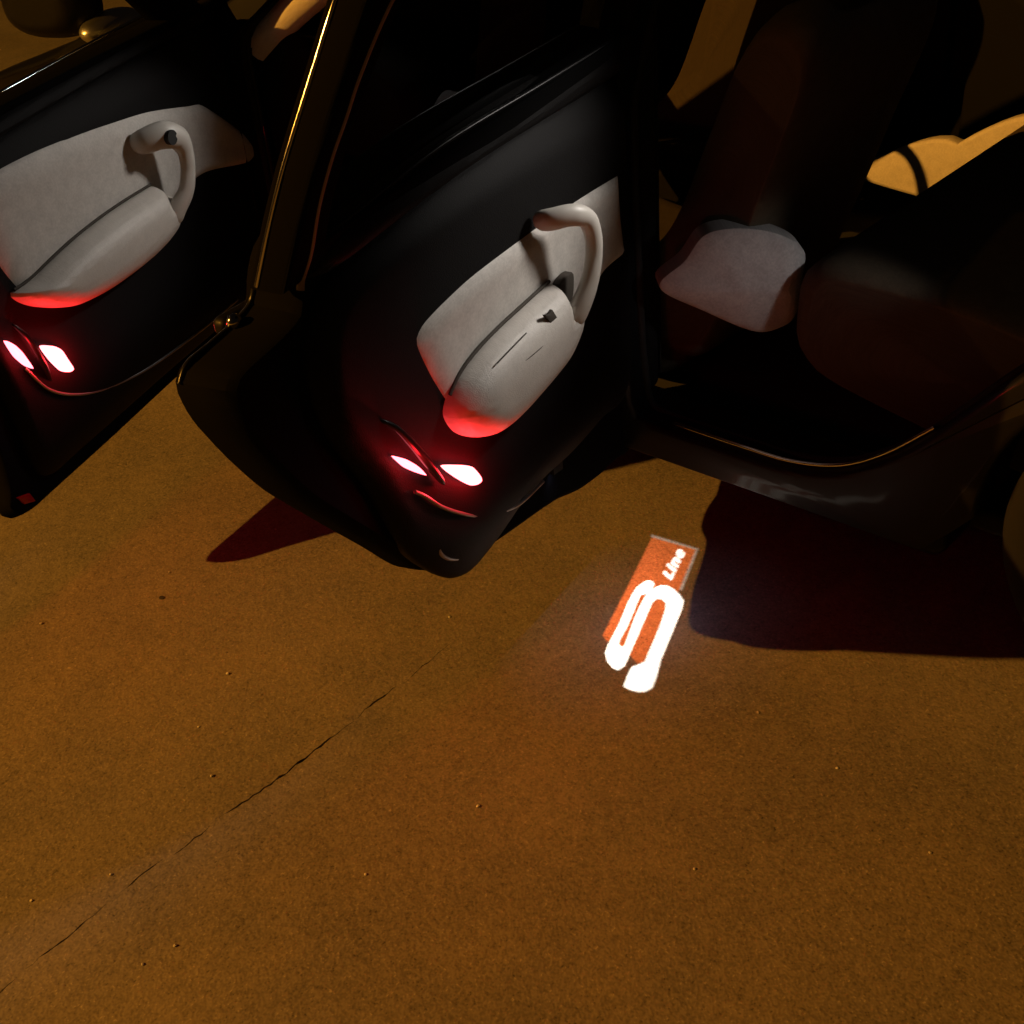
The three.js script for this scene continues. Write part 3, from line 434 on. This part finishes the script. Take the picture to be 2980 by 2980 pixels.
// logo projector under the rear door's lining: a bulb, a printed slide below it and a dark housing round them
{
  const LX = 0.078, LY = 0.345, LZ = 0.292, DROP = 0.008, k = DROP / LY;
  // the slide covers this rectangle of the ground (x, z in metres)
  const gx0 = -0.12, gx1 = 0.66, gz0 = -0.26, gz1 = 0.68, n = 2048;
  const cv = document.createElement('canvas'); cv.width = cv.height = n; const q = cv.getContext('2d');
  const X = (x) => ((x - gx0) / (gx1 - gx0)) * n, Z = (z) => ((z - gz0) / (gz1 - gz0)) * n;
  const path = (pts) => { q.beginPath(); pts.forEach(([x, z], i) => (i ? q.lineTo(X(x), Z(z)) : q.moveTo(X(x), Z(z)))); q.closePath(); };
  const poly = (pts, fill) => { q.fillStyle = fill; path(pts); q.fill(); };
  q.fillStyle = 'rgb(0,0,0)'; q.fillRect(0, 0, n, n);
  const haze = q.createRadialGradient(X(0.28), Z(0.24), 80, X(0.28), Z(0.24), 800); // glow round the logo, painted into the slide as a soft gradient
  haze.addColorStop(0, 'rgb(28,29,38)'); haze.addColorStop(0.4, 'rgb(11,11,15)'); haze.addColorStop(1, 'rgb(0,0,0)');
  q.fillStyle = haze; q.fillRect(0, 0, n, n);
  const ORANGE = 'rgb(132,58,31)', WHITE = 'rgb(255,255,255)';
  poly([[0.075, -0.029], [0.193, -0.044], [0.250, 0.103], [0.242, 0.1], [0.191, -0.034], [0.083, -0.022]], 'rgb(105,102,100)');
  poly([[0.084, -0.022], [0.19, -0.037], [0.244, 0.103], [0.321, 0.331], [0.312, 0.343], [0.286, 0.332], [0.218, 0.322], [0.205, 0.315], [0.14, 0.131]], ORANGE);
  poly([[0.188, 0.115], [0.178, 0.11], [0.171, 0.113], [0.167, 0.123], [0.166, 0.145], [0.173, 0.172], [0.187, 0.21], [0.208, 0.26], [0.221, 0.298], [0.233, 0.334], [0.243, 0.355], [0.262, 0.373], [0.282, 0.382], [0.294, 0.381], [0.296, 0.364], [0.288, 0.342], [0.282, 0.327], [0.271, 0.298], [0.254, 0.253], [0.236, 0.206], [0.222, 0.168], [0.223, 0.154], [0.233, 0.149], [0.247, 0.155], [0.259, 0.173], [0.273, 0.205], [0.292, 0.251], [0.307, 0.293], [0.321, 0.33], [0.317, 0.343], [0.31, 0.357], [0.317, 0.38], [0.33, 0.412], [0.344, 0.413], [0.361, 0.409], [0.373, 0.399], [0.376, 0.382], [0.363, 0.35], [0.342, 0.307], [0.322, 0.253], [0.304, 0.205], [0.285, 0.154], [0.272, 0.128], [0.252, 0.115], [0.233, 0.107], [0.215, 0.105], [0.203, 0.112], [0.198, 0.123], [0.198, 0.143], [0.194, 0.129]], WHITE);
  poly([[0.197, 0.152], [0.188, 0.163], [0.195, 0.183], [0.216, 0.234], [0.23, 0.27], [0.239, 0.301], [0.247, 0.318], [0.258, 0.322], [0.26, 0.314], [0.245, 0.28], [0.223, 0.229], [0.206, 0.184]], ORANGE);
  { // the word along the right edge of the field
    const O = [X(0.211), Z(0.088)], U = [X(0.177), Z(-0.016)], T = [X(0.186), Z(0.087)], ux = U[0] - O[0], uy = U[1] - O[1], tx = T[0] - O[0], ty = T[1] - O[1];
    q.save(); q.font = 'bold italic 100px sans-serif'; q.fillStyle = WHITE; q.strokeStyle = WHITE; q.lineWidth = 5; const wide = q.measureText('Line').width;
    q.setTransform(ux / wide, uy / wide, -tx / 74, -ty / 74, O[0], O[1]); q.fillText('Line', 0, 0); q.strokeText('Line', 0, 0); q.restore();
  }
  const t = new THREE.CanvasTexture(cv); t.colorSpace = THREE.SRGBColorSpace; t.flipY = false; t.magFilter = THREE.LinearFilter; t.generateMipmaps = false; t.minFilter = THREE.LinearFilter;
  rearDoor.updateMatrixWorld(true);
  const inv = rearDoor.matrixWorld.clone().invert(), w = (gx1 - gx0) * k, h = (gz1 - gz0) * k;
  const place = (o, x, y, z) => { o.position.copy(V(x, y, z).applyMatrix4(inv)); o.rotation.y = -rearDoor.rotation.y; };
  const cx = LX + ((gx0 + gx1) / 2 - LX) * k, cz = LZ + ((gz0 + gz1) / 2 - LZ) * k;
  const box = (a, b, c, x, y, z) => { const g = new THREE.BoxGeometry(a, b, c); g.translate(x, y, z); return g; }, H = 0.022;
  const holder = obj('logo_projector', [box(0.003, H, h + 0.006, w / 2 + 0.0015, 0, 0), box(0.003, H, h + 0.006, -w / 2 - 0.0015, 0, 0), box(w, H, 0.003, 0, 0, h / 2 + 0.0015), box(w, H, 0.003, 0, 0, -h / 2 - 0.0015), box(w + 0.006, 0.003, h + 0.006, 0, H / 2 + 0.0015, 0)], M.dark, rearDoor);
  place(holder, cx, LY - DROP + H / 2 - 0.001, cz);
  const sg = new THREE.PlaneGeometry(w, h); sg.rotateX(-Math.PI / 2);
  const uv = sg.attributes.uv, ps = sg.attributes.position;
  for (let i = 0; i < ps.count; i++) uv.setXY(i, ps.getX(i) / w + 0.5, ps.getZ(i) / h + 0.5);
  const slide = obj('logo_slide', sg, P({ color: 0xffffff, map: t, roughness: 0, transmission: 1, thickness: 0, ior: 1.05, specularIntensity: 0 }), rearDoor);
  place(slide, cx, LY - DROP, cz);
  const L = new THREE.SpotLight(new THREE.Color(0.92, 0.95, 1), 9, 0, 1.12, 0.1, 2); L.name = 'logo_light'; L.position.set(LX, LY, LZ); L.target.position.set(LX + 0.06, 0, LZ - 0.03); L.shadow.radius = 0.004;
  scene.add(L, L.target);
}

// ------------------------------------------------------------------ street lamp, outside the frame
{
  const lamp = new THREE.Group(); lamp.name = 'street_lamp'; lamp.position.set(LAMP_AT.x - 0.5, 0, LAMP_AT.z + 1.6); scene.add(lamp);
  lamp.userData = { label: 'tall street lamp with orange light, behind the photographer', category: 'street lamp' };
  const pole = new THREE.CylinderGeometry(0.05, 0.09, 6.1, 20); pole.translate(0, 3.05, 0); obj('pole', pole, M.dark, lamp);
  obj('arm', tube([[0, 6.0, 0], [0.05, 6.25, -0.2], [0.3, 6.3, -0.9], [0.45, 6.25, -1.4]], 0.035, 30, 12), M.dark, lamp);
  const head = new RoundedBoxGeometry(0.3, 0.12, 0.62, 3, 0.05); head.translate(0.5, 6.2, -1.6); obj('head', head, M.dark, lamp);
  const lens = new THREE.SphereGeometry(0.1, 24, 12, 0, Math.PI * 2, Math.PI / 2, Math.PI / 2); lens.scale(1.1, 0.6, 1.9); lens.translate(0.5, 6.13, -1.6);
  obj('lens', lens, S({ color: col(0.8, 0.6, 0.3), emissive: SODIUM, emissiveIntensity: 40, roughness: 0.4 }), lamp);
}
shadows(scene);
renderer.render(scene, camera);
